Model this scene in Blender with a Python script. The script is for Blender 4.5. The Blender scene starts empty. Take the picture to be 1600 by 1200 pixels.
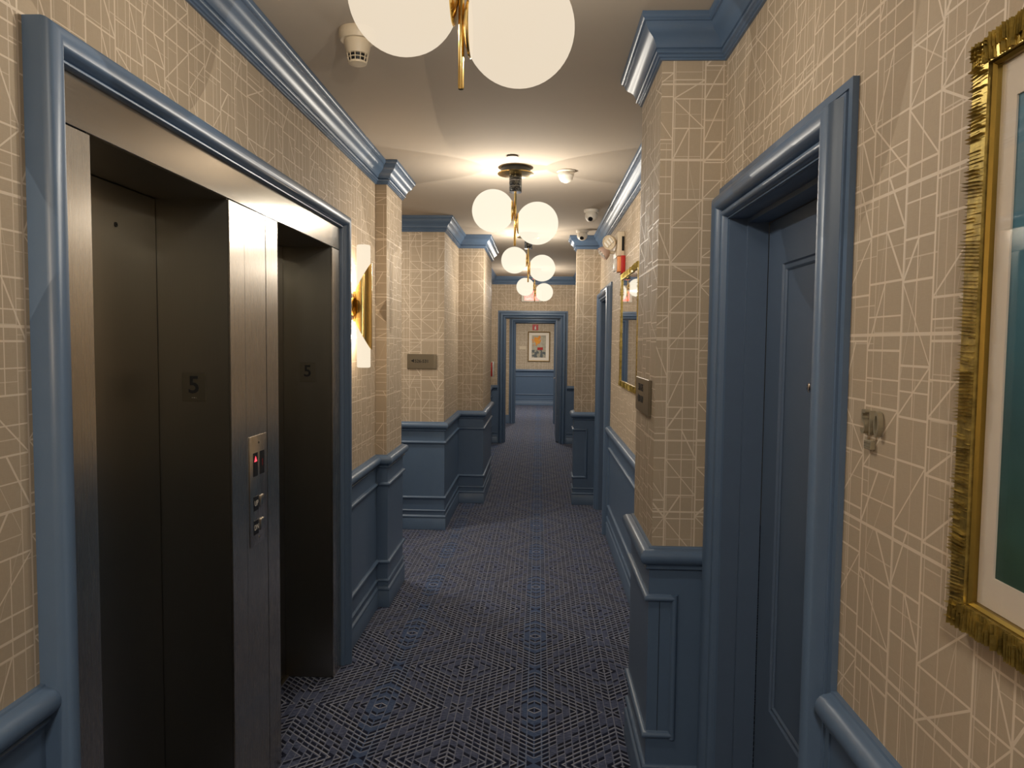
import bpy, bmesh, math, random
from mathutils import Vector, Matrix
random.seed(7)
C = bpy.context.scene
COL = C.collection
PI = math.pi

# ------------------------------------------------------------ camera
F_PX, PITCH, YAW, ROLL = 1125.0, 0.0575, 0.0368, 0.0105
cam_d = bpy.data.cameras.new('camera')
cam_d.sensor_width = 36.0
cam_d.lens = F_PX / 1600.0 * 36.0
cam_d.clip_start = 0.02
cam = bpy.data.objects.new('camera', cam_d)
COL.objects.link(cam)
fw = Vector((-math.sin(YAW) * math.cos(PITCH), math.cos(YAW) * math.cos(PITCH), -math.sin(PITCH)))
rt = Vector((math.cos(YAW), math.sin(YAW), 0))
up = rt.cross(fw)
# the picture leans clockwise by ROLL: turn the camera the other way
rt2 = rt * math.cos(ROLL) + up * math.sin(ROLL)
up2 = up * math.cos(ROLL) - rt * math.sin(ROLL)
M = Matrix((rt2, up2, -fw)).transposed().to_4x4()
M.translation = Vector((0, 0, 1.6))
cam.matrix_world = M
C.camera = cam

# ------------------------------------------------------------ world, exposure
w = bpy.data.worlds.new('world')
C.world = w
w.use_nodes = True
w.node_tree.nodes['Background'].inputs[0].default_value = (0.9, 0.8, 0.7, 1)
w.node_tree.nodes['Background'].inputs[1].default_value = 0.01
C.view_settings.view_transform = 'Standard'
C.view_settings.look = 'None'
C.view_settings.gamma = 1
C.view_settings.use_curve_mapping = False
C.view_settings.exposure = 0.36
LAMP_W = 33.0            # watts per globe
WARM = (1.0, 0.925, 0.81)


def area_light(name, loc, size, watts, rot=(0, 0, 0), col=WARM):
    d = bpy.data.lights.new(name, 'AREA')
    d.shape = 'DISK'
    d.size = size
    d.energy = watts
    d.color = col
    o = bpy.data.objects.new(name, d)
    o.location = loc
    o.rotation_euler = rot
    COL.objects.link(o)
    return o


H = 2.6394              # ceiling height
# added fill lights, out of view, brightening the near corridor, lobbies and side passage
area_light('corridor_fill_behind', (-0.2, -0.7, H - 0.03), 0.3, 24)
area_light('lobby_fill', (-0.1, 12.7, H - 0.03), 0.25, 22)
area_light('far_lobby_fill', (-0.1, 16.4, H - 0.03), 0.3, 48)
area_light('side_passage_fill', (-1.75, 5.37, H - 0.03), 0.25, 16)


# ------------------------------------------------------------ materials
def lin(c):
    return tuple((v / 255 / 12.92) if v / 255 <= 0.04045 else ((v / 255 + 0.055) / 1.055) ** 2.4 for v in c) + (1.0,)


class NT:
    """small helper round a node tree"""
    def __init__(s, name):
        s.m = bpy.data.materials.new(name)
        s.m.use_nodes = True
        s.t = s.m.node_tree
        s.b = s.t.nodes['Principled BSDF']

    def n(s, typ, **kw):
        nd = s.t.nodes.new(typ)
        for k, v in kw.items():
            setattr(nd, k, v)
        return nd

    def put(s, sock, v):
        if isinstance(v, (int, float)):
            sock.default_value = v
        elif isinstance(v, tuple):
            sock.default_value = v
        else:
            s.t.links.new(v, sock)

    def m_(s, op, a, b=None, c=None, clamp=False):
        nd = s.n('ShaderNodeMath', operation=op, use_clamp=clamp)
        s.put(nd.inputs[0], a)
        if b is not None:
            s.put(nd.inputs[1], b)
        if c is not None:
            s.put(nd.inputs[2], c)
        return nd.outputs[0]

    def mix(s, f, a, b):
        nd = s.n('ShaderNodeMix', data_type='RGBA')
        s.put(nd.inputs[0], f)
        s.put(nd.inputs[6], a)
        s.put(nd.inputs[7], b)
        return nd.outputs[2]

    def obj(s):
        nd = s.n('ShaderNodeTexCoord')
        return nd.outputs['Object']

    def pos(s):
        nd = s.n('ShaderNodeNewGeometry')
        return nd

    def xyz(s, v):
        nd = s.n('ShaderNodeSeparateXYZ')
        s.put(nd.inputs[0], v)
        return nd.outputs

    def comb(s, x, y, z=0.0):
        nd = s.n('ShaderNodeCombineXYZ')
        s.put(nd.inputs[0], x)
        s.put(nd.inputs[1], y)
        s.put(nd.inputs[2], z)
        return nd.outputs[0]

    def noise(s, vec, scale, detail=2.0, rough=0.5):
        nd = s.n('ShaderNodeTexNoise')
        s.put(nd.inputs['Vector'], vec)
        nd.inputs['Scale'].default_value = scale
        nd.inputs['Detail'].default_value = detail
        nd.inputs['Roughness'].default_value = rough
        return nd.outputs['Fac']

    def wn(s, vec):
        nd = s.n('ShaderNodeTexWhiteNoise', noise_dimensions='3D')
        s.put(nd.inputs['Vector'], vec)
        return nd.outputs['Value']

    def bump(s, h, strength=0.2, dist=0.002):
        nd = s.n('ShaderNodeBump')
        nd.inputs['Strength'].default_value = strength
        nd.inputs['Distance'].default_value = dist
        s.put(nd.inputs['Height'], h)
        s.t.links.new(nd.outputs[0], s.b.inputs['Normal'])

    def set(s, **kw):
        for k, v in kw.items():
            s.put(s.b.inputs[k.replace('_', ' ')], v)
        return s


def simple(name, col, rough=0.5, metal=0.0, noise=0.06, scale=40, bump=0.0, coat=0.0, spec=0.5):
    t = NT(name)
    base = lin(col)
    f = t.noise(t.obj(), scale)
    dark = tuple(v * (1 - noise) for v in base[:3]) + (1,)
    lite = tuple(min(1, v * (1 + noise)) for v in base[:3]) + (1,)
    t.set(Base_Color=t.mix(f, dark, lite), Roughness=rough, Metallic=metal)
    t.b.inputs['Coat Weight'].default_value = coat
    t.b.inputs['Coat Roughness'].default_value = 0.15
    t.b.inputs['Specular IOR Level'].default_value = spec
    if bump:
        t.bump(f, bump)
    return t.m


def mat_wallpaper():
    t = NT('wallpaper')
    g = t.pos()
    P = t.xyz(g.outputs['Position'])
    N = t.xyz(g.outputs['True Normal'])
    facing = t.m_('GREATER_THAN', t.m_('ABSOLUTE', N[1]), 0.5)
    u = t.m_('ADD', t.m_('MULTIPLY', P[0], facing), t.m_('MULTIPLY', P[1], t.m_('SUBTRACT', 1.0, facing)))
    u = t.m_('ADD', u, t.m_('MULTIPLY', facing, 3.37))
    v = P[2]

    def layer(W, Hh, seed, jit_u, jit_v, lw, pd, pv, ph):
        U = t.m_('DIVIDE', u, W)
        c0 = t.m_('FLOOR', U)
        fr = t.m_('SUBTRACT', U, c0)
        j0 = t.m_('MULTIPLY', t.wn(t.comb(c0, seed, 0.5)), jit_u)
        c = t.m_('SUBTRACT', c0, t.m_('LESS_THAN', fr, j0))
        jL = t.m_('MULTIPLY', t.wn(t.comb(c, seed, 0.5)), jit_u)
        jR = t.m_('MULTIPLY', t.wn(t.comb(t.m_('ADD', c, 1.0), seed, 0.5)), jit_u)
        wd = t.m_('ADD', 1.0, t.m_('SUBTRACT', jR, jL))
        a = t.m_('DIVIDE', t.m_('SUBTRACT', t.m_('SUBTRACT', U, c), jL), wd)
        wm = t.m_('MULTIPLY', wd, W)
        V = t.m_('DIVIDE', v, Hh)
        r0 = t.m_('FLOOR', V)
        frv = t.m_('SUBTRACT', V, r0)
        q0 = t.m_('MULTIPLY', t.wn(t.comb(c, r0, seed + 1.5)), jit_v)
        r = t.m_('SUBTRACT', r0, t.m_('LESS_THAN', frv, q0))
        qB = t.m_('MULTIPLY', t.wn(t.comb(c, r, seed + 1.5)), jit_v)
        qT = t.m_('MULTIPLY', t.wn(t.comb(c, t.m_('ADD', r, 1.0), seed + 1.5)), jit_v)
        hd = t.m_('ADD', 1.0, t.m_('SUBTRACT', qT, qB))
        b = t.m_('DIVIDE', t.m_('SUBTRACT', t.m_('SUBTRACT', V, r), qB), hd)
        hm = t.m_('MULTIPLY', hd, Hh)
        # distances in metres
        dL = t.m_('MULTIPLY', t.m_('MINIMUM', a, t.m_('SUBTRACT', 1.0, a)), wm)
        dB = t.m_('MULTIPLY', t.m_('MINIMUM', b, t.m_('SUBTRACT', 1.0, b)), hm)
        L1 = t.m_('LESS_THAN', dL, lw * 0.62)
        L2 = t.m_('LESS_THAN', dB, lw * 0.5)
        h1 = t.wn(t.comb(c, r, seed + 7.5))
        h2 = t.wn(t.comb(c, r, seed + 9.5))
        h3 = t.wn(t.comb(c, t.m_('FLOOR', t.m_('MULTIPLY', r, 0.34)), seed + 11.5))
        h4 = t.wn(t.comb(c, r, seed + 13.5))
        # diagonal: flip by hash
        flip = t.m_('GREATER_THAN', h2, 0.5)
        aa = t.m_('ABSOLUTE', t.m_('SUBTRACT', a, flip))
        diag = t.wn(t.comb(c, r, seed + 15.5))
        half = t.m_('ADD', 0.5, t.m_('MULTIPLY', t.m_('GREATER_THAN', diag, 0.45), 0.5))
        dd = t.m_('MULTIPLY', t.m_('ABSOLUTE', t.m_('SUBTRACT', aa, t.m_('MULTIPLY', b, half))), t.m_('MULTIPLY', hm, 0.72))
        LD = t.m_('MULTIPLY', t.m_('LESS_THAN', dd, lw * 0.42), t.m_('LESS_THAN', h1, pd))
        dm = t.m_('MULTIPLY', t.m_('ABSOLUTE', t.m_('SUBTRACT', a, 0.52)), wm)
        LV = t.m_('MULTIPLY', t.m_('LESS_THAN', dm, lw * 0.36), t.m_('LESS_THAN', h3, pv))
        dh = t.m_('MULTIPLY', t.m_('ABSOLUTE', t.m_('SUBTRACT', b, 0.5)), hm)
        LH = t.m_('MULTIPLY', t.m_('LESS_THAN', dh, lw * 0.36), t.m_('LESS_THAN', h4, ph))
        o = t.m_('MAXIMUM', L1, L2)
        for x in (LD, LV, LH):
            o = t.m_('MAXIMUM', o, x)
        return o
    line = layer(0.108, 0.098, 2.0, 0.35, 0.5, 0.0038, 0.85, 0.72, 0.3)
    line2 = layer(0.079, 0.23, 5.0, 0.7, 0.8, 0.0024, 0.35, 0.25, 0.6)
    line = t.m_('MAXIMUM', line, t.m_('MULTIPLY', line2, 0.6))
    big = t.m_('LESS_THAN', t.m_('ABSOLUTE', t.m_('SUBTRACT', t.m_('PINGPONG', v, 0.29), 0.12)), 0.0028)
    line = t.m_('MAXIMUM', line, big)
    weave = t.m_('MULTIPLY_ADD', t.noise(t.comb(t.m_('MULTIPLY', u, 60.0), t.m_('MULTIPLY', v, 600.0)), 1.0, 2.0), 0.5,
                 t.m_('MULTIPLY', t.noise(t.comb(t.m_('MULTIPLY', u, 600.0), t.m_('MULTIPLY', v, 60.0)), 1.0, 2.0), 0.5))
    ground = t.mix(weave, lin((165, 148, 126)), lin((183, 167, 145)))
    col = t.mix(line, ground, lin((213, 198, 178)))
    t.set(Base_Color=col, Roughness=t.m_('SUBTRACT', 0.72, t.m_('MULTIPLY', line, 0.22)))
    t.b.inputs['Specular IOR Level'].default_value = 0.25
    t.bump(t.m_('ADD', line, t.m_('MULTIPLY', weave, 0.4)), 0.25, 0.0005)
    return t.m


def mat_carpet():
    t = NT('carpet')
    P = t.xyz(t.obj())
    AX, BY = 0.338, 0.398
    a = t.m_('PINGPONG', t.m_('ADD', P[0], 10 * AX), AX)
    b = t.m_('PINGPONG', t.m_('ADD', P[1], 20 * BY - 3.055), BY)
    ring = t.m_('ADD', t.m_('DIVIDE', a, AX), t.m_('DIVIDE', b, BY))      # 0 at a medallion, 1 half way, 2 at the next
    tri = t.m_('PINGPONG', ring, 1.0)
    cx, cy = AX / 11.0, BY / 13.0
    ca = t.m_('DIVIDE', a, cx)
    cb = t.m_('DIVIDE', t.m_('ADD', b, t.m_('MULTIPLY', a, 0.8)), cy)
    fa = t.m_('FRACT', ca)
    fb = t.m_('FRACT', cb)
    ia = t.m_('FLOOR', ca)
    ib = t.m_('FLOOR', cb)
    h = t.wn(t.comb(ia, ib, 3.5))
    h2 = t.wn(t.comb(ia, ib, 8.5))
    wave = t.m_('MULTIPLY_ADD', t.m_('COSINE', t.m_('MULTIPLY', tri, 3 * PI)), 0.5, 0.5)
    on = t.m_('LESS_THAN', h, t.m_('MULTIPLY_ADD', wave, 0.45, 0.5))
    wob = t.m_('MULTIPLY', t.m_('SUBTRACT', h2, 0.5), 0.16)

    def band(v, lo, hi):
        return t.m_('MULTIPLY', t.m_('GREATER_THAN', v, lo), t.m_('LESS_THAN', v, hi))
    inside = t.m_('MULTIPLY', t.m_('MULTIPLY', band(fa, 0.1, 0.88), band(fb, 0.06, t.m_('ADD', 0.64, wob))), on)
    edge = t.m_('MULTIPLY', t.m_('MULTIPLY', band(fa, 0.0, 0.95), band(fb, t.m_('ADD', 0.64, wob), t.m_('ADD', 0.86, wob))), on)
    grid = t.m_('MULTIPLY', t.m_('GREATER_THAN', fa, 0.93), 0.45)
    thread = t.noise(t.comb(t.m_('MULTIPLY', P[0], 45.0), t.m_('MULTIPLY', P[1], 260.0)), 1.0, 1.0)
    thr = t.m_('MULTIPLY_ADD', t.m_('SUBTRACT', thread, 0.5), 2.6, 0.5, clamp=True)
    big = t.noise(t.obj(), 2.2, 2.0)
    g1 = t.mix(thr, lin((50, 58, 82)), lin((94, 102, 129)))
    blue = t.mix(thr, lin((45, 62, 96)), lin((82, 103, 138)))
    patch = t.m_('LESS_THAN', t.m_('MULTIPLY', a, t.m_('ADD', 0.4, big)), 0.05)
    ground = t.mix(t.m_('MULTIPLY', patch, 0.8), g1, blue)
    c1 = t.mix(t.m_('MAXIMUM', t.m_('MULTIPLY', edge, t.m_('MULTIPLY_ADD', wave, 0.5, 0.45)), grid), ground, lin((158, 161, 172)))
    c3 = t.mix(inside, c1, t.mix(h2, lin((6, 9, 22)), lin((18, 26, 50))))
    t.set(Base_Color=c3, Roughness=0.95)
    t.b.inputs['Specular IOR Level'].default_value = 0.08
    t.b.inputs['Sheen Weight'].default_value = 0.08
    t.bump(t.m_('SUBTRACT', t.m_('ADD', thr, edge), inside), 0.4, 0.002)
    return t.m


def mat_steel(name, col, rough, aniso_scale=(900, 900, 6), metal=1.0, bump=0.08):
    t = NT(name)
    mp = t.n('ShaderNodeMapping')
    t.put(mp.inputs['Vector'], t.obj())
    mp.inputs['Scale'].default_value = aniso_scale
    f = t.noise(mp.outputs[0], 1.0, 3.0)
    base = lin(col)
    t.set(Base_Color=t.mix(f, tuple(v * 0.86 for v in base[:3]) + (1,), base), Metallic=metal,
          Roughness=t.m_('MULTIPLY_ADD', f, 0.12, rough))
    t.b.inputs['Anisotropic'].default_value = 0.5
    t.bump(f, bump, 0.0006)
    return t.m


def mat_marble():
    t = NT('black_marble')
    f = t.noise(t.obj(), 30, 5, 0.7)
    v = t.m_('LESS_THAN', t.m_('ABSOLUTE', t.m_('SUBTRACT', f, 0.5)), 0.003)
    t.set(Base_Color=t.mix(v, lin((24, 26, 28)), lin((190, 190, 180))), Roughness=0.2)
    return t.m


def opal(name, col, glow, clear=0.3):
    """opal glass: glows, and lets part of the bulb's light straight through"""
    t = NT(name)
    f = t.noise(t.obj(), 8)
    em = t.n('ShaderNodeEmission')
    t.put(em.inputs[0], t.mix(t.m_('MULTIPLY', f, 0.1), lin(col), (1, 1, 1, 1)))
    em.inputs[1].default_value = glow
    tr = t.n('ShaderNodeBsdfTransparent')
    tr.inputs[0].default_value = (clear, clear, clear, 1)
    ad = t.n('ShaderNodeAddShader')
    t.t.links.new(em.outputs[0], ad.inputs[0])
    t.t.links.new(tr.outputs[0], ad.inputs[1])
    t.t.links.new(ad.outputs[0], t.t.nodes['Material Output'].inputs[0])
    return t.m


def emis(name, col, strength):
    t = NT(name)
    t.set(Base_Color=lin(col), Roughness=0.25)
    f = t.noise(t.obj(), 8)
    t.b.inputs['Emission Strength'].default_value = strength
    t.put(t.b.inputs['Emission Color'], t.mix(t.m_('MULTIPLY', f, 0.12), lin(col), (1, 1, 1, 1)))
    return t.m


def mat_gold_carved():
    t = NT('carved_gold')
    f = t.noise(t.obj(), 55, 4, 0.65)
    g = t.noise(t.obj(), 14, 2)
    k = t.m_('MULTIPLY_ADD', t.m_('SUBTRACT', f, 0.5), 1.6, t.m_('MULTIPLY_ADD', g, 0.5, 0.3), clamp=True)
    t.set(Base_Color=t.mix(k, lin((92, 76, 32)), lin((206, 182, 104))), Metallic=0.85, Roughness=0.38)
    t.bump(f, 0.2, 0.001)
    return t.m


def mat_art_teal():
    t = NT('teal_painting')
    P = t.xyz(t.obj())
    n1 = t.noise(t.obj(), 7, 3)
    z = t.m_('ADD', P[2], t.m_('MULTIPLY', t.m_('SUBTRACT', n1, 0.5), 0.16))
    k = t.m_('DIVIDE', t.m_('SUBTRACT', z, 1.36), 0.34, clamp=True)
    top = t.mix(n1, lin((44, 96, 122)), lin((62, 128, 150)))
    bot = t.mix(n1, lin((22, 52, 44)), lin((62, 98, 82)))
    t.set(Base_Color=t.mix(k, bot, top), Roughness=0.6)
    return t.m


def mat_art_flowers():
    t = NT('flower_painting')
    P = t.xyz(t.obj())
    n1 = t.noise(t.obj(), 14, 3, 0.6)
    n2 = t.noise(t.obj(), 30, 2)
    base = t.mix(n1, lin((120, 116, 104)), lin((206, 196, 172)))
    warm = t.mix(n2, lin((196, 70, 30)), lin((246, 190, 60)))
    dx = t.m_('ADD', P[0], 0.06)
    dz = t.m_('SUBTRACT', P[2], 1.66)
    d = t.m_('SQRT', t.m_('ADD', t.m_('MULTIPLY', dx, dx), t.m_('MULTIPLY', dz, dz)))
    m1 = t.m_('LESS_THAN', t.m_('ADD', d, t.m_('MULTIPLY', t.m_('ADD', n1, n2), 0.24)), 0.34)
    c = t.mix(m1, base, warm)
    rx = t.m_('ABSOLUTE', t.m_('SUBTRACT', P[0], 0.03))
    rz = t.m_('ABSOLUTE', t.m_('SUBTRACT', P[2], 1.45))
    m2 = t.m_('MULTIPLY', t.m_('LESS_THAN', rx, 0.07), t.m_('LESS_THAN', t.m_('ADD', rz, t.m_('MULTIPLY', n2, 0.04)), 0.055))
    c = t.mix(m2, c, lin((168, 40, 34)))
    lo = t.m_('MULTIPLY', t.m_('LESS_THAN', P[2], 1.42), t.m_('GREATER_THAN', n1, 0.5))
    c = t.mix(lo, c, lin((92, 96, 96)))
    t.set(Base_Color=c, Roughness=0.7)
    return t.m


MAT = dict(
    paper=mat_wallpaper(), carpet=mat_carpet(),
    blue=simple('blue_satin_paint', (87, 108, 134), 0.36, 0, 0.05, 18, 0.03, spec=0.55),
    bluedoor=simple('blue_door_paint', (84, 101, 124), 0.42, 0, 0.05, 18, 0.03),
    ceil=simple('ceiling_paint', (184, 172, 157), 0.85, 0, 0.02, 6, 0.02, spec=0.2),
    steel=mat_steel('brushed_steel', (206, 198, 186), 0.2),
    steelh=mat_steel('brushed_steel_header', (206, 198, 186), 0.12, (900, 6, 900)),
    dark=mat_steel('dark_elevator_steel', (156, 152, 142), 0.26),
    plate=mat_steel('satin_plate', (150, 142, 126), 0.35, (600, 600, 600)),
    plate2=mat_steel('jamb_plate_steel', (138, 132, 118), 0.3, (600, 600, 600)),
    brass=simple('polished_brass', (224, 192, 122), 0.16, 1.0, 0.05, 10),
    marble=mat_marble(),
    black=simple('black_plastic', (14, 14, 15), 0.4),
    gap=simple('dark_gap', (8, 8, 9), 0.9),
    white=simple('white_plastic', (226, 220, 208), 0.4, 0, 0.02),
    ivory=simple('ivory_plastic', (206, 190, 164), 0.45, 0, 0.03),
    pinkish=simple('lamp_head_plastic', (206, 176, 160), 0.45, 0, 0.03),
    red=simple('red_plastic', (176, 34, 30), 0.4, 0, 0.04),
    orange=simple('orange_lens', (226, 150, 96), 0.3, 0, 0.04),
    globe=opal('opal_globe_glow', (255, 243, 218), 0.61),
    globedim=opal('opal_globe_softer_glow', (255, 236, 208), 0.49),
    tube=opal('sconce_glass_glow', (255, 238, 210), 0.56),
    exitred=emis('exit_sign_glow', (255, 66, 48), 1.6),
    redled=emis('red_indicator', (255, 40, 60), 1.5),
    gold=mat_gold_carved(),
    goldflat=simple('gold_fillet', (146, 122, 56), 0.35, 0.8, 0.1, 30),
    matboard=simple('cream_mat_board', (226, 214, 198), 0.8, 0, 0.02, 200),
    teal=mat_art_teal(), flowers=mat_art_flowers(),
    woodframe=simple('aged_gold_wood', (132, 106, 60), 0.4, 0.4, 0.15, 30),
    chrome=simple('chrome', (200, 200, 205), 0.12, 1.0, 0.02),
    numeral=simple('brushed_nickel', (172, 164, 142), 0.4, 0.7, 0.06, 60),
    ink=simple('engraved_ink', (20, 18, 16), 0.6),
)
gm = NT('picture_glass')
gm.set(Base_Color=(1, 1, 1, 1), Roughness=0.0)
tr = gm.n('ShaderNodeBsdfTransparent')
gl = gm.n('ShaderNodeBsdfGlossy')
gl.inputs['Roughness'].default_value = 0.02
lw_ = gm.n('ShaderNodeLayerWeight')
lw_.inputs[0].default_value = 0.5
fr_v = gm.m_('MULTIPLY_ADD', gm.m_('POWER', lw_.outputs['Facing'], 5.0), 0.95, 0.04)
mx = gm.n('ShaderNodeMixShader')
gm.t.links.new(fr_v, mx.inputs[0])
gm.t.links.new(tr.outputs[0], mx.inputs[1])
gm.t.links.new(gl.outputs[0], mx.inputs[2])
gm.t.links.new(mx.outputs[0], gm.t.nodes['Material Output'].inputs[0])
MAT['glass'] = gm.m
mm = NT('mirror_silver')
mm.set(Base_Color=(0.86, 0.86, 0.88, 1), Metallic=1.0, Roughness=0.02)
MAT['mirror'] = mm.m
lm = NT('clear_lens')
lm.set(Base_Color=(0.95, 0.95, 0.92, 1), Roughness=0.08)
lm.b.inputs['Transmission Weight'].default_value = 0.6
MAT['lens'] = lm.m


# ------------------------------------------------------------ mesh helpers
def finish(o, bm, mat, angle=35):
    bmesh.ops.remove_doubles(bm, verts=bm.verts, dist=1e-5)
    bmesh.ops.recalc_face_normals(bm, faces=bm.faces)
    lim = math.radians(angle)
    for f in bm.faces:
        f.smooth = True
    for e in bm.edges:
        e.smooth = len(e.link_faces) == 2 and e.calc_face_angle(9) < lim
    bm.to_mesh(o.data)
    bm.free()
    o.data.materials.append(MAT[mat] if isinstance(mat, str) else mat)


def obj(name, bm, mat, parent=None, angle=35):
    me = bpy.data.meshes.new(name)
    o = bpy.data.objects.new(name, me)
    COL.objects.link(o)
    finish(o, bm, mat, angle)
    if parent:
        o.parent = parent
    return o


def tag(o, label, cat, group=None, kind=None):
    o['label'] = label
    o['category'] = cat
    if group:
        o['group'] = group
    if kind:
        o['kind'] = kind
    return o


def thing(name, label, cat, group=None, kind=None, loc=(0, 0, 0)):
    o = bpy.data.objects.new(name, None)
    o.empty_display_size = 0.05
    COL.objects.link(o)
    o.location = loc
    return tag(o, label, cat, group, kind)


def rebase(t, loc):
    """move the Empty to the thing's base, leaving its parts where they are"""
    v = Vector(loc)
    for ch in t.children:
        ch.location = Vector(ch.location) - v
    t.location = v


def box(bm, x0, x1, y0, y1, z0, z1):
    vs = [bm.verts.new((x, y, z)) for x in (x0, x1) for y in (y0, y1) for z in (z0, z1)]
    for q in ((0, 1, 3, 2), (4, 6, 7, 5), (0, 4, 5, 1), (2, 3, 7, 6), (0, 2, 6, 4), (1, 5, 7, 3)):
        bm.faces.new([vs[i] for i in q])
    return vs


def bevbox(name, dims, mat, parent=None, bev=0.002, seg=2):
    bm = bmesh.new()
    box(bm, *dims)
    if bev:
        bmesh.ops.recalc_face_normals(bm, faces=bm.faces)
        bmesh.ops.bevel(bm, geom=list(bm.edges), offset=bev, segments=seg, profile=0.5, affect='EDGES')
    return obj(name, bm, mat, parent)


def sweep(bm, path, prof, side, fmap=lambda a, b, p: (a, b, p), i0=0, i1=None, closed=False):
    """prof = closed outline of (offset, p); offset goes to the left (side=+1) or right (-1) of the path; mitred."""
    n = len(path)
    if i1 is None:
        i1 = n if closed else n - 1

    def nrm(i, j):
        d = Vector((path[j][0] - path[i][0], path[j][1] - path[i][1])).normalized()
        return Vector((-d.y, d.x)) * side
    rings = []
    idx = range(i0, i1 + 1)
    for k in idx:
        i = k % n
        a = nrm((i - 1) % n, i) if (closed or i > 0) else None
        b = nrm(i, (i + 1) % n) if (closed or i < n - 1) else None
        if a is None:
            m = b
        elif b is None:
            m = a
        else:
            m = (a + b) / max(0.3, (1 + a.dot(b)))
        rings.append([bm.verts.new(fmap(path[i][0] + m.x * o, path[i][1] + m.y * o, p)) for o, p in prof])
    L = len(prof)
    cnt = len(rings)
    full = closed and (i1 - i0) == n
    for r in range(cnt - 1):
        A, B = rings[r], rings[r + 1]
        for q in range(L):
            bm.faces.new((A[q], A[(q + 1) % L], B[(q + 1) % L], B[q]))
    if not full:
        bm.faces.new(rings[0])
        bm.faces.new(rings[-1][::-1])


def lathe(bm, prof, seg=24, origin=(0, 0, 0), axis='Z'):
    ox, oy, oz = origin
    rings = []
    for r, h in prof:
        ring = []
        for k in range(seg):
            t = 2 * PI * k / seg
            a, b = r * math.cos(t), r * math.sin(t)
            if axis == 'Z':
                p = (ox + a, oy + b, oz + h)
            elif axis == 'X':
                p = (ox + h, oy + a, oz + b)
            else:
                p = (ox + a, oy + h, oz + b)
            ring.append(bm.verts.new(p))
        rings.append(ring)
    for A, B in zip(rings, rings[1:]):
        for k in range(seg):
            bm.faces.new((A[k], A[(k + 1) % seg], B[(k + 1) % seg], B[k]))
    if prof[0][0] > 1e-6:
        bm.faces.new(rings[0])
    if prof[-1][0] > 1e-6:
        bm.faces.new(rings[-1][::-1])


def tube_between(bm, a, b, r, seg=12, r2=None):
    a, b = Vector(a), Vector(b)
    d = (b - a).normalized()
    x = d.orthogonal().normalized()
    y = d.cross(x)
    r2 = r if r2 is None else r2
    R = []
    for c, rr in ((a, r), (b, r2)):
        R.append([bm.verts.new(c + x * rr * math.cos(2 * PI * k / seg) + y * rr * math.sin(2 * PI * k / seg)) for k in range(seg)])
    for k in range(seg):
        bm.faces.new((R[0][k], R[0][(k + 1) % seg], R[1][(k + 1) % seg], R[1][k]))
    bm.faces.new(R[0])
    bm.faces.new(R[1][::-1])


def text(name, s, origin, right, upv, size, depth, mat, parent=None, align='CENTER', xs=1.0, bold=0.0):
    cu = bpy.data.curves.new(name, 'FONT')
    cu.body = s
    cu.size = size
    cu.extrude = depth / 2
    cu.offset = bold
    cu.align_x = align
    cu.align_y = 'CENTER'
    cu.resolution_u = 3
    tmp = bpy.data.objects.new(name, cu)
    COL.objects.link(tmp)
    dg = bpy.context.evaluated_depsgraph_get()
    me = bpy.data.meshes.new_from_object(tmp.evaluated_get(dg))
    bpy.data.objects.remove(tmp)
    r, u = Vector(right), Vector(upv)
    n = r.cross(u)
    m = Matrix((r, u, n)).transposed().to_4x4() @ Matrix.Diagonal((xs, 1, 1, 1))
    m.translation = Vector(origin) + n * (depth / 2)
    me.transform(m)
    me.name = name
    me.materials.clear()
    me.materials.append(MAT[mat])
    o = bpy.data.objects.new(name, me)
    COL.objects.link(o)
    if parent:
        o.parent = parent
    return o


# ------------------------------------------------------------ profiles
def arc(cx, cy, rx, ry, a0, a1, n):
    return [(cx + rx * math.cos(math.radians(a0 + (a1 - a0) * k / n)), cy + ry * math.sin(math.radians(a0 + (a1 - a0) * k / n))) for k in range(n + 1)]


z0 = H - 0.1255
CROWN = [(0, z0), (0.008, z0), (0.008, z0 + 0.006), (0.013, z0 + 0.008), (0.013, z0 + 0.015), (0.017, z0 + 0.017)] + \
    arc(0.017, z0 + 0.023, 0.006, 0.006, -90, 90, 5) + \
    [(0.018, z0 + 0.031), (0.024, z0 + 0.033), (0.025, z0 + 0.040)] + \
    [(0.028, z0 + 0.047), (0.033, z0 + 0.056), (0.040, z0 + 0.064), (0.048, z0 + 0.070), (0.055, z0 + 0.077),
     (0.060, z0 + 0.086), (0.0625, z0 + 0.095), (0.0635, z0 + 0.099), (0.0695, z0 + 0.100), (0.0695, z0 + 0.105),
     (0.074, z0 + 0.108), (0.077, z0 + 0.113), (0.077, H - 0.0005), (0, H - 0.0005)]
RT = 0.924
RAIL = [(0, RT), (0.010, RT), (0.012, RT - 0.004), (0.018, RT - 0.006)] + arc(0.018, RT - 0.032, 0.024, 0.026, 88, -80, 9) + \
    [(0.018, RT - 0.060), (0.016, RT - 0.064)] + arc(0.014, RT - 0.071, 0.007, 0.006, 80, -90, 5) + [(0.006, RT - 0.080), (0, RT - 0.080)]
WB = 0.008
WAINS = [(0, RT - 0.06), (WB, RT - 0.06), (WB, 0.002), (0, 0.002)]
BASE = [(0, 0.172), (WB + 0.006, 0.172)] + arc(WB + 0.006, 0.164, 0.006, 0.007, 80, -90, 5) + \
    [(WB + 0.004, 0.155), (WB + 0.004, 0.126), (WB + 0.008, 0.122)] + arc(WB + 0.009, 0.112, 0.006, 0.009, 80, -80, 5) + \
    [(WB + 0.010, 0.101), (WB + 0.012, 0.098), (WB + 0.012, 0.002), (0, 0.002)]


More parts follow.
